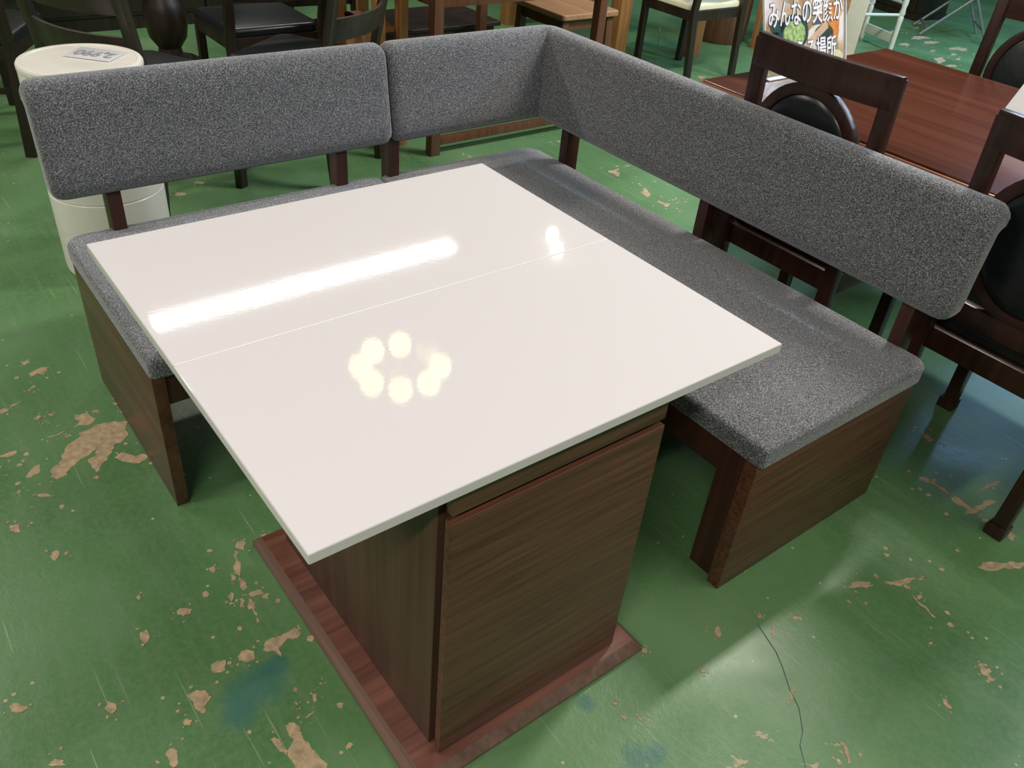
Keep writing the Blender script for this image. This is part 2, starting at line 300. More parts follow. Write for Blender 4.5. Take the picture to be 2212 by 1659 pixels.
BIG += [[(1828, 1268), (1850, 1260), (1888, 1264), (1870, 1270), (1840, 1270)], [(1908, 1256), (1950, 1252), (2008, 1247), (1960, 1261), (1920, 1262)], [(2110, 1224), (2160, 1217), (2211, 1214), (2211, 1222), (2170, 1226)], [(1668, 1352), (1674, 1349), (1672, 1372), (1667, 1380)], [(1704, 1498), (1712, 1492), (1714, 1510), (1706, 1512)],
        [(1968, 1282), (2000, 1310), (2022, 1334), (2015, 1334), (1990, 1310)], [(2112, 1436), (2124, 1434), (2148, 1470), (2140, 1472)], [(2034, 1510), (2044, 1508), (2056, 1530), (2048, 1530)], [(1812, 1602), (1822, 1604), (1838, 1650), (1830, 1652)], [(1340, 1545), (1352, 1548), (1350, 1556)], [(1372, 1548), (1390, 1552), (1384, 1560)]]
CRACK = [(1636, 1348), (1652, 1372), (1676, 1408), (1690, 1440), (1706, 1490), (1726, 1530), (1734, 1580), (1728, 1610), (1740, 1658)]
patch(strip(CRACK, .7), 0, 150, 0, 'ink', 'crack')
for i, p_ in enumerate(BIG): patch(p_, .0016, i)
for i, (px, py, rx, ry) in enumerate(SMALL + FAR):
    rnd = random.Random(100 + i); k = 11; ph = rnd.uniform(0, PI)
    patch([(px + rx * rnd.uniform(.45, 1.1) * math.cos(2 * PI * j / k + ph), py + ry * rnd.uniform(.45, 1.1) * math.sin(2 * PI * j / k + ph)) for j in range(k)], .0016, 200 + i)

# ------------------------------------------------------------------ white two-leaf pedestal table
ZT = .70; TL, TW = .900, .895
t = thing('pedestal_table', (.56, -.465, 0), 'square glossy white table on a walnut cabinet pedestal', 'table')
for x0, x1 in ((.0, TL / 2 - .0004), (TL / 2 + .0004, TL)):
    lf = obj('tabletop_leaf', cushion(x0, x1, -TW, 0, ZT - .019, ZT, .0012, .0022, 0, .0022), 'white', t)
    lf['label'] = 'glossy white half of the tabletop'
obj('leaf_seam', bx(TL / 2 - .0008, TL / 2 + .0008, -TW + .0025, -.0025, ZT - .018, ZT + .00012), 'joint', t)
# plinth with chamfered rim
pl = [[(x, y, z) for x, y in rrect(.209 + i_, .917 - i_, -.739 + i_, -.190 - i_, .004, 2)] for z, i_ in ((0, .004), (.004, 0), (.013, 0), (.0295, .0165))]
obj('plinth', loft(B(), pl), 'plin_x', t)
obj('plinth_top', bx(.2265, .8995, -.7215, -.2075, .029, .0305), 'plin_y', t)
bd = obj('cabinet_body', bx(.262, .853, -.679, -.250, .0305, .640), 'wal_z', t, .0012)
obj('inner_frame', bx(.84, .868, -.668, -.262, .031, .640), 'post', t)
dr = obj('door', bx(.867, .884, -.6765, -.2525, .034, .6145), 'wal_y', t, .0022, 3)
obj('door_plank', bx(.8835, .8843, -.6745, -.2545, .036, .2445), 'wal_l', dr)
obj('fascia', bx(.867, .8825, -.6745, -.2545, .628, .6805), 'wal_y', t, .001)
obj('top_rail', bx(.25, .866, -.60, -.33, .640, .681), 'wal_x', t, .001)

# ------------------------------------------------------------------ benches
PROF = [(.573, .565), (.576, .548), (.588, .532), (.608, .525), (.634, .527), (.649, .540), (.654, .565), (.656, .64), (.658, .736), (.667, .744), (.681, .748), (.690, .758), (.693, .774), (.686, .790), (.671, .802), (.652, .808), (.632, .806), (.616, .797), (.607, .780), (.600, .74), (.590, .67), (.580, .61)]
CEN = (.632, .665)
def inset(prof, a):
    out = []
    n_ = len(prof)
    for i, (D, z) in enumerate(prof):
        p0, p1 = prof[i - 1], prof[(i + 1) % n_]; tx, tz = p1[0] - p0[0], p1[1] - p0[1]; L_ = math.hypot(tx, tz) or 1
        nx, nz = tz / L_, -tx / L_
        if (D - CEN[0]) * nx + (z - CEN[1]) * nz > 0: nx, nz = -nx, -nz
        if 8 <= i <= 10: nx, nz = -.6, .25              # keep the underside of the rear roll in step
        out.append((D + nx * a * .55, z + nz * a))
    return out
def end_steps(r_=.038, n_=6): return [(r_ - r_ * math.cos(R_(90 * k / n_)) if False else r_ * (1 - math.sin(R_(90 * k / n_))), r_ * (1 - math.cos(R_(90 * k / n_)))) for k in range(n_, -1, -1)]
END = [(0.0, .034), (.0012, .024), (.005, .0145), (.012, .0065), (.022, .0018), (.036, 0)]     # distance from the end, inset
def back_sweep(fn, s0, s1, mid=()):
    rings = [[fn(s0 + t_, D, z) for D, z in inset(PROF, i_)] for t_, i_ in END]
    rings += mid
    rings += [[fn(s1 - t_, D, z) for D, z in inset(PROF, i_)] for t_, i_ in reversed(END)]
    return loft(B(), rings)
SX, SY = .000, .075                    # left bench: x = SX - D ; right bench: y = SY + D
# --- left bench
lb = thing('bench', (-.3, -.38, 0), 'shorter straight grey bench, its end panel at the left, beside the white bin', 'bench', group='corner bench set')
s_ = obj('seat_cushion', cushion(-.640, .012, -.836, .071, .370, .418, (.03, .03, .050, .016), .015, .006), 'fabric', lb, smooth=True)
obj('backrest', back_sweep(lambda s, D, z: (SX - D, s, z), -.842, .099), 'fabric', lb, smooth=True)
obj('end_panel', bx(-.586, .003, -.834, -.806, 0, .370), 'wal_x', lb, .001)
obj('front_rail', bx(-.03, -.008, -.806, .03, .285, .369), 'post', lb, .001)
obj('rear_rail', bx(-.60, -.575, -.806, .06, .285, .369), 'post', lb, .001)
obj('inner_leg', bx(-.60, -.03, .035, .062, 0, .369), 'wal_x', lb, .001)
for y in (-.725, -.085): obj('back_post', bar(B(), [(-.632, y + .026, .24), (-.632, y + .026, .45), (-.634, y + .026, .62)], .052, .034), 'post', lb, .0015)
# --- corner bench, long along x, with an L-shaped back
rb = thing('corner_bench', (.13, .38, 0), 'long grey corner bench with an L-shaped padded back, by the dining chairs', 'bench', group='corner bench set')
obj('seat_cushion', cushion(-.640, .900, .075, .692, .364, .414, (.040, .055, .03, .013), .014, .006), 'fabric', rb, smooth=True)
D0 = .606
cx, cy = SX - D0, SY + D0
arm1 = [[(SX - D, s, z) for D, z in inset(PROF, i_)] for s, i_ in [(.103 + a, b_) for a, b_ in END]]
arc = []
for k in range(0, 9):
    a = R_(180 - 90 * k / 8); arc.append([(cx + (D - D0) * math.cos(a), cy + (D - D0) * math.sin(a), z) if D > D0 else (SX - D, SY + D, z) for D, z in PROF])
arm2 = [[(.902 - t_, SY + D, z) for D, z in inset(PROF, i_)] for t_, i_ in reversed(END)]
sup1 = [[(SX - D, SY + min(D, D0) - q, z) for D, z in PROF] for q in (.10, .03, .004)]
sup2 = [[(SX - min(D, D0) + q, SY + D, z) for D, z in PROF] for q in (.004, .03, .10)]
bm = loft(B(), arm1 + sup1 + arc + sup2 + arm2); bmesh.ops.remove_doubles(bm, verts=bm.verts, dist=2e-5); bk = obj('backrest', bm, 'fabric', rb, smooth=True)
bm = B(); tube(bm, [(cx - (D - D0) * .7071, cy + (D - D0) * .7071, z) for D, z in PROF[16:] + PROF[:2]], .0014, 6)
obj('corner_seam', bm, 'seam', bk)
obj('end_panel', bx(.861, .893, .072, .663, 0, .364), 'wal_y', rb, .001)
obj('inner_leg', bx(.792, .861, .088, .150, 0, .363), 'post', rb, .001)
obj('inner_leg', bx(.792, .861, .560, .640, 0, .363), 'post', rb, .001)
obj('front_rail', bx(-.60, .861, .090, .112, .282, .363), 'post', rb, .001)
obj('rear_rail', bx(-.60, .861, .62, .645, .282, .363), 'post', rb, .001)
obj('inner_leg', bx(-.62, -.592, .10, .64, 0, .363), 'wal_y', rb, .001)
for x in (-.465, .150, .800): obj('back_post', bar(B(), [(x, .707, .24), (x, .707, .45), (x, .709, .62)], .054, .034, (1, 0, 0)), 'post', rb, .0015)
obj('back_post', bar(B(), [(-.632, .118, .24), (-.632, .118, .45), (-.634, .118, .62)], .052, .034), 'post', rb, .0015)

# ------------------------------------------------------------------ white bin with the price card on top
bc = (-1.252, -.575)
bn = thing('round_bin', (*bc, 0), 'white cylindrical bin standing behind the left bench', 'bin', local=True)
obj('shell', lathe(B(), [(.165, 0), (.171, .004), (.173, .02), (.173, .268), (.1715, .270), (.1715, .273), (.173, .275), (.173, .448), (.1715, .450), (.1715, .453), (.173, .455), (.173, .645)], n=64), 'barrel', bn, smooth=True, ang=15)
obj('lid', lathe(B(), [(.173, .646), (.1745, .650), (.1745, .660), (.171, .6655), (.158, .6665), (.154, .6645), (.10, .664), (.01, .664)], n=64), 'barrel', bn, smooth=True, ang=20)
ct = thing('price_card', (-1.284, -.5235, .6655), 'small white price card reading 2,990 on the lid of the white bin', 'price card', rot=math.atan2(.103, .103) + PI, local=True)
obj('card', bx(-.072, .072, -.052, .052, 0, .0022), 'card', ct, .0004)
def text(name, s, size, m, parent, mtx, off=0, ext=.0003, sx=1, bold=0):
    cu = bpy.data.curves.new(name, 'FONT'); cu.body = s; cu.size = size; cu.align_x = 'CENTER'; cu.align_y = 'CENTER'; cu.offset = off; cu.extrude = ext; cu.resolution_u = 3
    o = bpy.data.objects.new(name, cu); COL.objects.link(o); dg = bpy.context.evaluated_depsgraph_get()
    me = bpy.data.meshes.new_from_object(o.evaluated_get(dg)); COL.objects.unlink(o); bpy.data.objects.remove(o); me.name = name
    me.materials.clear(); me.materials.append(M[m]); me.transform(mtx @ Matrix.Diagonal((sx, 1, 1, 1)))
    return place(bpy.data.objects.new(name, me), parent)
text('lettering_outline', '2,990', .066, 'ink', ct, Matrix.Translation((0, 0, .0023)), .0022, .0002, .82)
text('lettering', '2,990', .066, 'inkgrey', ct, Matrix.Translation((0, 0, .0027)), .0004, .0002, .82)

# ------------------------------------------------------------------ mahogany dining table, its chairs and what stands on it
dt = thing('dining_table', (.6, 1.52, 0), 'long reddish mahogany dining table behind the corner bench', 'table')
DZ = .72
obj('tabletop', cushion(-.222, 1.45, 1.022, 2.062, DZ - .012, DZ, .006, .004, 0, .003), 'mah_x', dt)
obj('edge_moulding', cushion(-.232, 1.46, 1.011, 2.073, DZ - .030, DZ - .006, .008, .007, 0, .006), 'mah_e', dt, smooth=True)
obj('apron', bx(-.14, 1.36, 1.07, 1.98, DZ - .12, DZ - .034), 'mah', dt, .002)
for x in (-.12, 1.34):
    for y in (1.09, 1.96): obj('leg', lathe(B(), [(.03, 0), (.034, .02), (.026, .05), (.03, .2), (.042, .4), (.045, .5), (.036, .53), (.045, .56), (.045, .60)], (x, y, 0), 16), 'mah', dt, smooth=True)

def copy_tree(o, parent=None):
    c = o.copy(); COL.objects.link(c); c.parent = parent
    for ch in o.children: copy_tree(ch, c)
    return c
def oval_chair():
    t = thing('dining_chair', (0, 0, 0), '', 'chair', local=True)
    for s in (-1, 1):
        obj('back_post', bar(B(), [(s * .185, -.205, 0), (s * .190, -.200, .42), (s * .194, -.208, .70), (s * .196, -.222, .955)], .038, .034), 'mah', t, .004)
        obj('front_leg', bar(B(), [(s * .182, .205, .03), (s * .185, .205, .42)], .036, .036), 'mah', t, .003)
        for y in (-.205, .205): obj('foot_block', bx(s * .184 - .024, s * .184 + .024, y - .023, y + .023, 0, .034), 'mah', t, .004)
        obj('side_rail', bar(B(), [(s * .19, -.2, .395), (s * .187, .205, .395)], .022, .06), 'mah', t, .002)
    def plan(x): return -.222 - .022 * (1 - (x / .2) ** 2)
    rings = []
    for k in range(13):
        x = -.214 + .428 * k / 12; y = plan(max(-.2, min(.2, x))); rings.append([(x, y - .013, .882), (x, y + .013, .882), (x, y + .011, .964), (x, y - .011, .964)])
    obj('top_rail', loft(B(), rings), 'mah', t, .004)
    for zc, hh in ((.505, .05),):
        rings = []
        for k in range(13):
            x = -.19 + .38 * k / 12; y = -.198 - .02 * (1 - (x / .2) ** 2); rings.append([(x, y - .012, zc - hh / 2), (x, y + .012, zc - hh / 2), (x, y + .012, zc + hh / 2), (x, y - .012, zc + hh / 2)])
        obj('lower_back_rail', loft(B(), rings), 'mah', t, .003)
    def ell(a, rx, rz):
        x = rx * math.cos(a); z = .705 + rz * math.sin(a); return (x, -.205 - .03 * (z - .5) / .45 - .008 * (1 - (x / .2) ** 2), z)
    rings = []
    for k in range(48):
        a = 2 * PI * k / 48; o_ = Vector(ell(a, .168, .184)); i_ = Vector(ell(a, .138, .154)); dv = Vector((0, .013, 0))
        rings.append([o_ - dv, o_ + dv, i_ + dv, i_ - dv])
    rings.append(rings[0]); bm = loft(B(), rings, True, False); bmesh.ops.remove_doubles(bm, verts=bm.verts, dist=1e-5); obj('oval_ring', bm, 'mah', t, .004)
    for sgn in (1, -1):
        bm = B(); rings = []
        for q in range(7):
            e = q / 6; sc = math.cos(e * PI / 2) * .98 + .02
            rings.append([(lambda p_: (p_[0], p_[1] + sgn * (.008 + .016 * math.sin(e * PI / 2)), p_[2]))(ell(2 * PI * k / 40, .138 * sc, .154 * sc)) for k in range(40)])
        loft(bm, rings); obj('back_pad', bm, 'padg' if sgn > 0 else 'leather', t, smooth=True)
    obj('seat_frame', bx(-.205, .205, -.2, .225, .365, .425), 'mah', t, .004)
    obj('seat_pad', cushion(-.205, .205, -.175, .235, .425, .468, .04, .022, .008), 'leather', t, smooth=True)
    return t
ch = oval_chair()
SPOTS = [((.325, 1.028, 0), 0, 'oval-back mahogany chair nearest the poster, its back behind the corner bench'), ((.985, 1.028, 0), 0, 'oval-back mahogany chair cut off by the right edge, behind the bench end'), ((.245, 2.05, 0), PI, 'oval-back mahogany chair on the far side of the dining table')]
for i, (p_, a, lab) in enumerate(SPOTS):
    o = ch if i == 0 else copy_tree(ch); o.location = p_; o.rotation_euler = (0, 0, a); tag(o, lab, 'chair', 'oval-back dining chairs')

# poster stand at the left end of the table: landscape, leaning back towards -x
pst = thing('poster_stand', (-.127, 1.219, DZ + .001), 'upright acrylic poster stand with food photo and Japanese lettering on the dining table', 'poster', local=True)
lean = R_(20)
PM = Matrix(((0, 0, 1, 0), (1, 0, 0, 0), (0, 1, 0, 0), (0, 0, 0, 1)))        # (u right, v up, w out) -> (y, z, x)
PM = Matrix.Rotation(-lean, 4, 'Y') @ PM
PW, PH = .425, .300
def pobj(name, bm, m, parent, **k):
    bmesh.ops.transform(bm, matrix=PM, verts=bm.verts); return obj(name, bm, m, parent, **k)
def poster_mat():
    m, n, l, b = mat('poster_print'); setp(b, rough=.35)
    tc = n.new('ShaderNodeTexCoord'); vz = n.new('ShaderNodeTexVoronoi'); vz.inputs['Scale'].default_value = 17; l.new(tc.outputs['Object'], vz.inputs['Vector'])
    nz = n.new('ShaderNodeTexNoise'); nz.inputs['Scale'].default_value = 9; nz.inputs['Detail'].default_value = 5; l.new(tc.outputs['Object'], nz.inputs['Vector'])
    sx = n.new('ShaderNodeSeparateColor'); l.new(vz.outputs['Color'], sx.inputs[0])
    ad = n.new('ShaderNodeMath'); ad.operation = 'MULTIPLY_ADD'; l.new(sx.outputs[0], ad.inputs[0]); ad.inputs[1].default_value = .45; l.new(nz.outputs[0], ad.inputs[2])
    cr = n.new('ShaderNodeValToRGB'); l.new(ad.outputs[0], cr.inputs[0]); e = cr.color_ramp.elements
    e[0].position = .4; e[0].color = (.06, .15, .15, 1); e[1].position = .95; e[1].color = (.75, .72, .68, 1)
    for p_, c_ in ((.52, (.22, .28, .22)), (.64, (.40, .23, .10)), (.78, (.50, .36, .20))): q = e.new(p_); q.color = (*c_, 1)
    # white margin and pale upper-left corner of the print
    sp = n.new('ShaderNodeSeparateXYZ'); l.new(tc.outputs['Object'], sp.inputs[0])
    mr = n.new('ShaderNodeMapRange'); l.new(sp.outputs['Y'], mr.inputs[0]); mr.inputs[1].default_value = .02; mr.inputs[2].default_value = .13; mr.inputs[3].default_value = .9; mr.inputs[4].default_value = 0
    mr2 = n.new('ShaderNodeMapRange'); l.new(sp.outputs['Z'], mr2.inputs[0]); mr2.inputs[1].default_value = .15; mr2.inputs[2].default_value = .2; mr2.inputs[3].default_value = 0; mr2.inputs[4].default_value = 1
    ml = n.new('ShaderNodeMath'); ml.operation = 'MULTIPLY'; l.new(mr.outputs[0], ml.inputs[0]); l.new(mr2.outputs[0], ml.inputs[1])
    mx = n.new('ShaderNodeMix'); mx.data_type = 'RGBA'; l.new(ml.outputs[0], mx.inputs[0]); l.new(cr.outputs[0], mx.inputs[6]); mx.inputs[7].default_value = (.80, .78, .82, 1)
    l.new(mx.outputs[2], b.inputs['Base Color']); return m
M['poster'] = poster_mat()
M['bowl'] = plain('bowl_print', (.03, .075, .065), .35, .3, 40); M['salad'] = plain('salad_print', (.36, .52, .20), .4, .5, 90); M['pale'] = plain('pale_print', (.66, .66, .40), .4, .2, 40); M['skin'] = plain('hand_print', (.60, .42, .28), .4, .15, 30); M['amber'] = plain('amber_print', (.62, .24, .05), .4, .3, 30)
sheet = pobj('sheet', bx(0, PW, .012, PH, -.001, 0), 'poster', pst)
def disc(u, v, ru, rv, wz, m, nm='printed_dish'):
    bm = B(); vs = [bm.verts.new((u + ru * math.cos(2 * PI * k / 28), v + rv * math.sin(2 * PI * k / 28), wz)) for k in range(28)]; bm.faces.new(vs); return pobj(nm, bm, m, sheet)
disc(.15, .13, .075, .058, .0002, 'bowl'); disc(.15, .127, .058, .042, .0004, 'salad'); disc(.06, .155, .036, .024, .0002, 'bowl'); disc(.05, .115, .033, .026, .0002, 'bowl'); disc(.10, .035, .05, .032, .0002, 'pale'); disc(.10, .034, .034, .02, .0004, 'salad')
disc(.37, .15, .028, .055, .0002, 'amber'); disc(.31, .115, .055, .03, .0002, 'bowl'); disc(.38, .03, .04, .03, .0002, 'pale')
bm = B(); bar(bm, [(.20, .075, .0005), (.25, .105, .0005), (.33, .145, .0005)], .026, .0004); pobj('printed_arm', bm, 'skin', sheet)
for s, u, v, sz, sx in (('みんなの笑顔が', .215, .186, .088, .655), ('見える場所', .235, .066, .076, .76)):
    text('lettering_outline', s, sz, 'violet', sheet, PM @ Matrix.Translation((u, v, .0012)), .0032, .0001, sx)
    text('lettering', s, sz, 'wprint', sheet, PM @ Matrix.Translation((u, v, .0018)), .0012, .0001, sx)
m_, n_, l_, b_ = mat('clear_acrylic'); n_.remove(b_)
tr = n_.new('ShaderNodeBsdfTransparent'); gl = n_.new('ShaderNodeBsdfGlossy'); gl.inputs['Roughness'].default_value = .02; lw = n_.new('ShaderNodeLayerWeight'); lw.inputs[0].default_value = .5; pw5 = n_.new('ShaderNodeMath'); pw5.operation = 'POWER'; pw5.inputs[1].default_value = 5; l_.new(lw.outputs['Facing'], pw5.inputs[0]); fr = n_.new('ShaderNodeMath'); fr.operation = 'MULTIPLY_ADD'; fr.inputs[1].default_value = .8; fr.inputs[2].default_value = .03; l_.new(pw5.outputs[0], fr.inputs[0]); ms = n_.new('ShaderNodeMixShader')
l_.new(fr.outputs[0], ms.inputs[0]); l_.new(tr.outputs[0], ms.inputs[1]); l_.new(gl.outputs[0], ms.inputs[2]); l_.new(ms.outputs[0], n_['Material Output'].inputs[0]); M['acrylic'] = m_
pobj('acrylic_front', bx(-.004, PW + .004, .006, PH + .004, .0035, .0055), 'acrylic', pst)
M['edge'] = plain('acrylic_edge', (.80, .80, .84), .2, .02)
for a in ((-.007, -.004, .006, PH + .004), (PW + .004, PW + .007, .006, PH + .004), (-.007, PW + .007, .002, .007)): pobj('acrylic_edge', bx(*a, -.002, .0055), 'edge', pst)
obj('foot', bx(-.06, .012, .0, PW, 0, .003), 'edge', pst)
mc = thing('menu_card', (.452, 1.60, DZ + .0035), 'white menu card leaning on the dining table by the right edge', 'menu card', rot=R_(-14), local=True)
bm = bx(0, .30, 0, .004, .0, .150); bmesh.ops.transform(bm, matrix=Matrix.Rotation(R_(-28), 4, 'X'), verts=bm.verts); obj('card', bm, 'card', mc)
bm = bx(-.004, .304, .004, .007, .0, .156); bmesh.ops.transform(bm, matrix=Matrix.Rotation(R_(-28), 4, 'X'), verts=bm.verts); obj('backing', bm, 'violet', mc)
obj('prop', bar(B(), [(.15, .012, .004), (.15, .06, .10)] if False else [(.15, .11, .003), (.15, .062, .10)], .03, .003), 'edge', mc)

# ------------------------------------------------------------------ dark dining set at the upper left
def ladder_chair(name, post_m='dark', seat_m='leather', rails=((.63, .085), (.78, .080), (.905, .07)), lean=.10, seat_z=.445, tall=.93, stretch=True, splay=.0):
    t = thing(name, (0, 0, 0), '', 'chair', local=True)
    def by(z): return -.20 - lean * max(0, z - .42) / .5
    for s in (-1, 1):
        obj('back_post', bar(B(), [(s * (.205 + splay), -.235 - splay, 0), (s * .215, by(.42), .42), (s * .222, by(.7), .70), (s * .225, by(tall), tall)], .042, .030), post_m, t, .004)
        obj('front_leg', bar(B(), [(s * (.195 + splay), .21 + splay, 0), (s * .20, .205, seat_z - .04)], .036, .036), post_m, t, .004)
        if stretch: obj('side_stretcher', bar(B(), [(s * .205, -.22, .19), (s * .198, .208, .19)], .018, .026), post_m, t, .003)
    if stretch: obj('cross_stretcher', bar(B(), [(-.2, .0, .19), (.2, .0, .19)], .018, .024), post_m, t, .003)
    for zc, hh in rails:
        rings = []
        for k in range(15):
            x = -.218 + .436 * k / 14; y = by(zc) - .055 * (1 - (x / .218) ** 2); sl = lean / .5 * hh / 2
            rings.append([(x, y - .009 + sl, zc - hh / 2), (x, y + .009 + sl, zc - hh / 2), (x, y + .009 - sl, zc + hh / 2), (x, y - .009 - sl, zc + hh / 2)])
        obj('back_rail', loft(B(), rings), post_m, t, .003)
    obj('seat_frame', bx(-.215, .215, -.20, .225, seat_z - .07, seat_z - .015), post_m, t, .004)
    obj('seat_pad', cushion(-.222, .222, -.19, .235, seat_z - .015, seat_z + .022, .05, .02, .008), seat_m, t, smooth=True)
    return t
def ladder_at(o, x, y, rot, label, group): o.location = (x, y, 0); o.rotation_euler = (0, 0, R_(rot)); return tag(o, label, 'chair', group)
L = ladder_chair('ladder_back_chair')
GD = 'dark chairs around the pedestal table'
a = R_(28); ladder_at(L, -1.60 - .24 * math.sin(a), -.475 + .24 * math.cos(a), 28, 'dark ladder-back chair, its curved slats just behind the white bin', GD)
a = R_(124.5); ladder_at(copy_tree(L), -1.555 - .24 * math.sin(a), .51 + .24 * math.cos(a), 124.5, 'dark ladder-back chair nearest the oak legs, seen above the bench joint', GD)
ladder_at(copy_tree(L), -2.355, .44, 90, 'dark chair with a shiny black seat beside the turned pedestal', GD)
ladder_at(copy_tree(L), -2.60, -.68, 60, 'dark chair with a shiny seat cut off by the left edge', GD)
ladder_at(copy_tree(L), -3.02, .98, 175, 'dark chair at the far right of the pedestal, cut off by the top edge', GD)
ladder_at(copy_tree(L), -3.25, -.60, -35, 'dark chair at the far left of the pedestal, cut off by the top edge', GD)
sb = thing('sideboard', (-4.3, .2, 0), 'dark low sideboard behind the pedestal table at the top left', 'sideboard', local=True)
obj('carcass', bx(-.22, .22, -1.25, 1.25, .08, .80), 'dark', sb, .004); obj('plinth', bx(-.20, .20, -1.22, 1.22, 0, .08), 'dark', sb, .002); obj('worktop', bx(-.24, .24, -1.28, 1.28, .80, .825), 'dark', sb, .004)
for k in range(4):
    dd = obj('door', bx(.22, .235, -1.22 + .61 * k + .006, -1.22 + .61 * (k + 1) - .006, .10, .785), 'dark', sb, .003); obj('knob', lathe(B(), [(.012, 0), (.016, .012), (.010, .024)], (.235, -1.22 + .61 * k + (.55 if k % 2 == 0 else .06), .5), 12), 'brass', dd, smooth=True, world=False)
pt = thing('pedestal_dining_table', (-2.98, .22, 0), 'dark round dining table on a turned bulbous pedestal, upper left', 'table', local=True)
obj('tabletop', lathe(B(), [(.32, .70), (.36, .705), (.36, .725), (.35, .735), (.02, .735)], n=48), 'dark', pt, smooth=True)
obj('pedestal', lathe(B(), [(.10, .10), (.10, .14), (.06, .16), (.055, .19), (.09, .24), (.105, .32), (.095, .40), (.06, .47), (.05, .52), (.075, .56), (.06, .60), (.09, .66), (.10, .70)], n=28), 'dark', pt, smooth=True)
for k in range(4):
    a = PI / 4 + k * PI / 2; obj('foot', bar(B(), [(.05 * math.cos(a), .05 * math.sin(a), .13), (.18 * math.cos(a), .18 * math.sin(a), .09), (.32 * math.cos(a), .32 * math.sin(a), .025)], .05, .05), 'dark', pt, .008)

# ------------------------------------------------------------------ brown and oak furniture at the upper middle
def legs_table(name, x0, x1, y0, y1, h, m, lw, label, cat, top=.03, apron=.08, group=None, stretch=None, shelf=None, over=.03, topm=None):
    t = thing(name, ((x0 + x1) / 2, (y0 + y1) / 2, 0), label, cat, group=group)
    for x in (x0, x1):
        for y in (y0, y1): obj('leg', bx(x - lw / 2, x + lw / 2, y - lw / 2, y + lw / 2, 0, h - top), m, t, .003)
    obj('tabletop', cushion(x0 - over, x1 + over, y0 - over, y1 + over, h - top, h, .012, .006, 0), topm or m, t, smooth=True)
    for x in (x0, x1): obj('apron', bx(x - .011, x + .011, y0 + lw / 2, y1 - lw / 2, h - top - apron, h - top), m, t, .002)
    for y in (y0, y1): obj('apron', bx(x0 + lw / 2, x1 - lw / 2, y - .011, y + .011, h - top - apron, h - top), m, t, .002)
    if stretch:
        for x in (x0, x1): obj('stretcher', bx(x - .014, x + .014, y0 + lw / 2, y1 - lw / 2, stretch - .018, stretch + .018), m, t, .002)
    if shelf: obj('shelf', bx(x0 + .01, x1 - .01, y0 + .01, y1 - .01, shelf - .02, shelf), m, t, .002)
    return t
legs_table('console_table', -2.56, -1.60, .912, 1.85, .745, 'brown', .048, 'brown wooden table whose square leg shows under the corner bench back', 'table', stretch=.062)
st = legs_table('oak_side_table', -2.12, -1.775, .735, .848, .80, 'oak', .044, 'narrow honey oak stand with slim legs, left of the brown table', 'table', over=.0)
obj('side_panel', bx(-2.10, -1.79, .745, .765, .16, .52), 'tan', st, .002); obj('shelf', bx(-2.10, -1.79, .745, .84, .50, .52), 'oak', st, .002)
cb = thing('low_cabinet', (-2.85, 1.65, 0), 'low dark brown cabinet with moulded top behind the brown table', 'cabinet')
obj('body', bx(-3.05, -2.66, 1.28, 2.02, 0, .235), 'brown', cb, .004); obj('top', cushion(-3.08, -2.63, 1.25, 2.05, .235, .26, .01, .008, 0), 'dark', cb, smooth=True); obj('plinth', bx(-3.07, -2.64, 1.26, 2.04, 0, .04), 'brown', cb, .003)
# brown stool with a tan plank seat
bc_ = thing('plank_stool', (-2.20, 2.155, 0), 'brown wooden stool with a tan plank seat behind the bench corner', 'stool', local=True)
for sx_ in (-1, 1):
    for sy_ in (-1, 1): obj('leg', bar(B(), [(sx_ * .19, sy_ * .17, 0), (sx_ * .18, sy_ * .16, .41)], .045, .045), 'brown', bc_, .004)
    obj('side_rail', bar(B(), [(sx_ * .18, -.16, .385), (sx_ * .18, .16, .385)], .022, .055), 'brown', bc_, .002); obj('end_rail', bar(B(), [(-.18, sx_ * .16, .385), (.18, sx_ * .16, .385)], .022, .055), 'brown', bc_, .002)
obj('seat', cushion(-.225, .225, -.20, .205, .415, .445, .02, .008, 0), 'tan', bc_, smooth=True)
legs_table('oak_dining_table', -3.46, -2.36, 2.75, 3.46, .72, 'oak', .092, 'big honey oak dining table with thick legs, the black chair pushed in', 'table')
# black chair with cream seat
bk_ = ladder_chair('cream_seat_chair', 'dark', 'cream', ((.60, .05), (.84, .07)), .06, .432, .90, False)
ladder_at(bk_, -2.10, 3.10, 90, 'black chair with a cream seat pushed in to the oak table', None)
dm = thing('drum_stool', (-2.60, 4.02, 0), 'round oak drum stool under the far chairs', 'stool', local=True)
obj('drum', lathe(B(), [(.17, 0), (.18, .015), (.19, .15), (.19, .28), (.18, .39)], n=36), 'brown', dm, smooth=True); obj('top', lathe(B(), [(.18, .39), (.195, .395), (.195, .42), (.185, .43), (.02, .43)], n=36), 'oak', dm, smooth=True)
oc = ladder_chair('oak_chair', 'oak', 'tan', ((.58, .05), (.72, .05), (.86, .07)), .08, .44, .9)
ladder_at(oc, -2.22, 4.35, 200, 'oak chair with stretchers partly behind the black cream-seated chair', None)
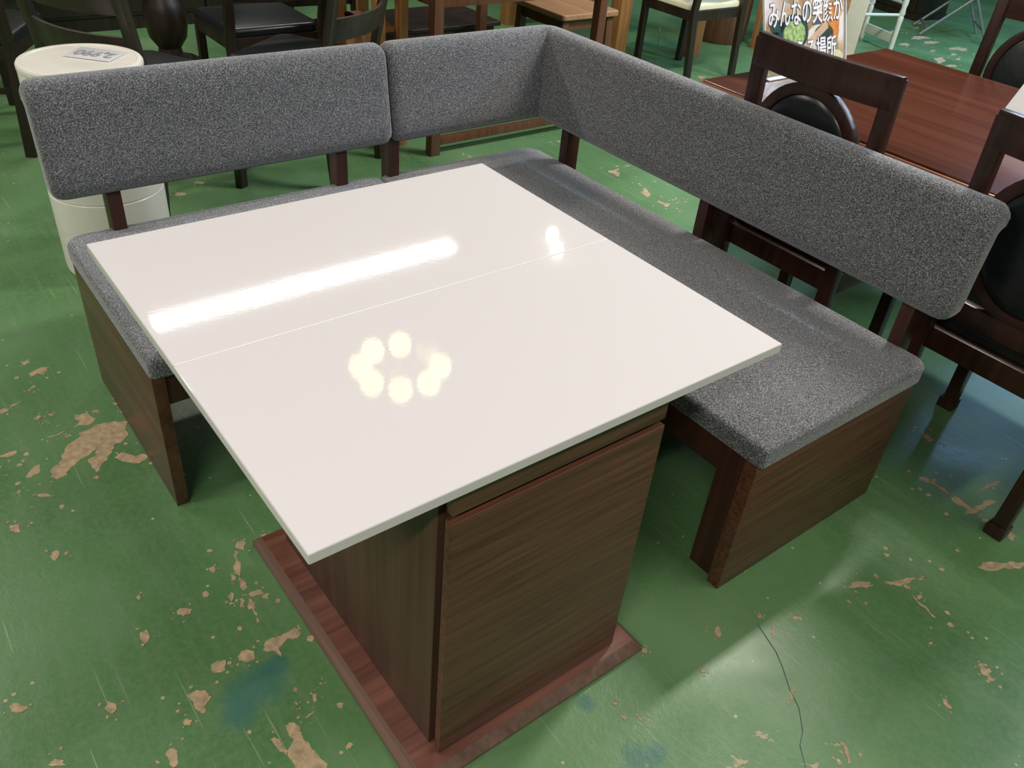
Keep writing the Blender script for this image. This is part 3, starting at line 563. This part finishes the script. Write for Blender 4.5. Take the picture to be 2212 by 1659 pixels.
# white chair with turned legs
wc = thing('turned_leg_stool', (-2.10, 5.02, 0), 'white painted stool with turned legs beyond the dining table', 'stool', rot=R_(-20), local=True)
LEG = [(.014, 0), (.018, .03), (.019, .20), (.022, .23), (.017, .245), (.023, .26), (.017, .30), (.022, .33), (.02, .36), (.018, .40), (.018, .60)]
TOPZ = .62
cs = [(s, q) for s in (-1, 1) for q in (-1, 1)]
for s, q in cs:
    bm = B(); n_ = 14; rings = []
    for r_, z in LEG: rings.append([(s * (.175) + r_ * math.cos(2 * PI * k / n_), q * (.175) + r_ * math.sin(2 * PI * k / n_), z) for k in range(n_)])
    obj('leg', loft(bm, rings), 'wpaint', wc, smooth=True)
for s in (-1, 1):
    obj('rung', tube(B(), [(s * .17, -.17, .25), (s * .17, .17, .25)], .011), 'wpaint', wc, smooth=True); obj('rung', tube(B(), [(-.168, s * .168, .33), (.168, s * .168, .33)], .011), 'wpaint', wc, smooth=True)
    obj('foot_board', bx(-.165, .165, s * .18 - .009, s * .18 + .009, .05, .115), 'wpaint', wc, .002)
obj('seat', lathe(B(), [(.19, .60), (.20, .605), (.20, .63), (.185, .64), (.02, .635)], n=36), 'wpaint', wc, smooth=True)
bdv = thing('pale_board', (-1.86, 4.50, 0), 'pale painted upright panel beside the white stool', 'panel', rot=R_(38), local=True)
obj('panel', bx(-.06, .06, -.03, .03, 0, .80), 'board', bdv, .003); obj('side_cap', bx(-.085, -.06, -.03, .03, 0, .80), 'tan', bdv, .002); obj('base', bx(-.11, .10, -.06, .06, 0, .03), 'board', bdv, .003)
dp = thing('dark_cabinet', (-2.56, 6.72, 0), 'dark brown wooden cabinet at the back right', 'cabinet', rot=R_(-10), local=True)
obj('body', bx(-.34, .22, -.36, .02, .0, .95), 'dark', dp, .005); obj('door', bx(-.32, .20, -.372, -.36, .06, .92), 'dark', dp, .003); obj('plinth', bx(-.345, .225, -.366, .025, 0, .05), 'dark', dp, .002)
fc = thing('folding_chair', (-1.98, 6.16, 0), 'red folding chair with grey tube legs at the back right', 'chair', rot=R_(-52), local=True)
for s in (-1, 1):
    obj('front_tube', tube(B(), [(s * .20, .24, .011), (s * .20, -.20, .78)], .011), 'metal', fc, smooth=True); obj('rear_tube', tube(B(), [(s * .18, -.26, .011), (s * .18, .16, .43)], .011), 'metal', fc, smooth=True)
obj('cross_tube', tube(B(), [(-.20, .19, .10), (.20, .19, .10)], .010), 'metal', fc, smooth=True); obj('cross_tube', tube(B(), [(-.18, -.22, .06), (.18, -.22, .06)], .010), 'metal', fc, smooth=True); obj('cross_tube', tube(B(), [(-.20, -.20, .78), (.20, -.20, .78)], .011), 'metal', fc, smooth=True)
obj('seat', cushion(-.19, .19, -.19, .19, .43, .46, .04, .012, .004), 'red', fc, smooth=True)
bm = bx(-.19, .19, -.012, .012, .52, .76); bmesh.ops.transform(bm, matrix=Matrix.Translation((0, -.0, 0)), verts=bm.verts)
for v in bm.verts: v.co.y += -.20 + (.78 - v.co.z) * .571 
obj('back_panel', bm, 'red', fc, .006)
rbx = thing('red_top_crate', (-1.36, 6.78, 0), 'low wooden crate stool with a red cushion behind the far dining chair', 'stool', rot=R_(30), local=True)
obj('crate', bx(-.22, .22, -.22, .22, .0, .26), 'oak', rbx, .006); obj('cushion', cushion(-.23, .23, -.23, .23, .26, .32, .03, .02, .01), 'red', rbx, smooth=True); obj('piping', tube(B(), [(-.232, -.232, .262), (.232, -.232, .262), (.232, .232, .262), (-.232, .232, .262), (-.232, -.232, .262)], .006, 8), 'wpaint', rbx, smooth=True)

# ------------------------------------------------------------------ ceiling lamps and the chandelier
WORDS = ['seen as the long streak in the white tabletop', 'far left of the store', 'near left', 'crosswise beyond the dining table', 'behind the camera', 'added blue stand-in for a lit sign, lengthwise beyond the dining table', 'right of the white table', 'near right', 'furthest left', 'furthest back', 'short, over the mahogany dining table']
for i, (x, y, ln, ax, pw, colr) in enumerate(TUBES):
    o = thing('tube_lamp', (x, y, CEIL), 'white twin-tube ceiling lamp, ' + WORDS[i], 'ceiling lamp', group='tube lamps on the ceiling', local=True, rot=PI / 2 if ax == 'x' else 0)
    obj('housing', bx(-.10, .10, -ln / 2 - .05, ln / 2 + .05, -.045, 0), 'house', o, .004)
    for s in (-1, 1): obj('end_cap', bx(-.095, .095, s * (ln / 2 + .03) - .012, s * (ln / 2 + .03) + .012, -.085, -.045), 'house', o, .003)
    ld = bpy.data.lights.new('tube_light', 'AREA'); ld.shape = 'RECTANGLE'; ld.size = .15; ld.size_y = ln; ld.energy = pw; ld.color = colr
    lo = bpy.data.objects.new('tube_light', ld); COL.objects.link(lo); lo.parent = o; lo.location = (0, 0, -.06)
cl = thing('chandelier', (-1.09, .435, CEIL), 'seven-globe chandelier mirrored in the white tabletop', 'chandelier', local=True)
obj('canopy', lathe(B(), [(.06, -.03), (.06, 0)], n=20), 'brass', cl, smooth=True); obj('stem', tube(B(), [(0, 0, -.03), (0, 0, -.86)], .008), 'brass', cl, smooth=True); obj('hub', lathe(B(), [(.01, -.93), (.045, -.90), (.05, -.86), (.02, -.82)], n=20), 'brass', cl, smooth=True)
for k in range(8):
    a = 2 * PI * k / 8 + .25; c_, s2 = math.cos(a), math.sin(a)
    obj('arm', tube(B(), [(.04 * c_, .04 * s2, -.87), (.10 * c_, .10 * s2, -.91), (.16 * c_, .16 * s2, -.88), (.165 * c_, .165 * s2, -.85)], .006, 8), 'brass', cl, smooth=True)
    obj('socket', lathe(B(), [(.020, -.895), (.020, -.87), (.008, -.85)], (.172 * c_, .172 * s2, 0), 12), 'brass', cl, smooth=True)
    gm = 'barrel' if k == 2 else 'globe'
    obj('globe_shade', lathe(B(), [(.004, -1.004), (.022, -.999), (.040, -.983), (.051, -.958), (.051, -.936), (.046, -.912), (.036, -.897), (.020, -.892)], (.175 * c_, .175 * s2, 0), 18), gm, cl, smooth=True)
for i, (x, y) in enumerate(((-3.131, 3.114), (-2.90, 2.975))):
    o = thing('spot_lamp', (x, y, CEIL), ('upper' if i == 0 else 'lower') + ' of two small bulbs mirrored at the right of the white tabletop', 'ceiling lamp', group='small ceiling bulbs', local=True)
    obj('base', lathe(B(), [(.04, -.03), (.05, 0)], n=20), 'house', o, smooth=True); obj('bulb', lathe(B(), [(.008, -.105), (.04, -.09), (.045, -.06), (.03, -.03)], n=20), 'bulb', o, smooth=True)

for o in ROOTS:
    if 'w_' in o: del o['w_']
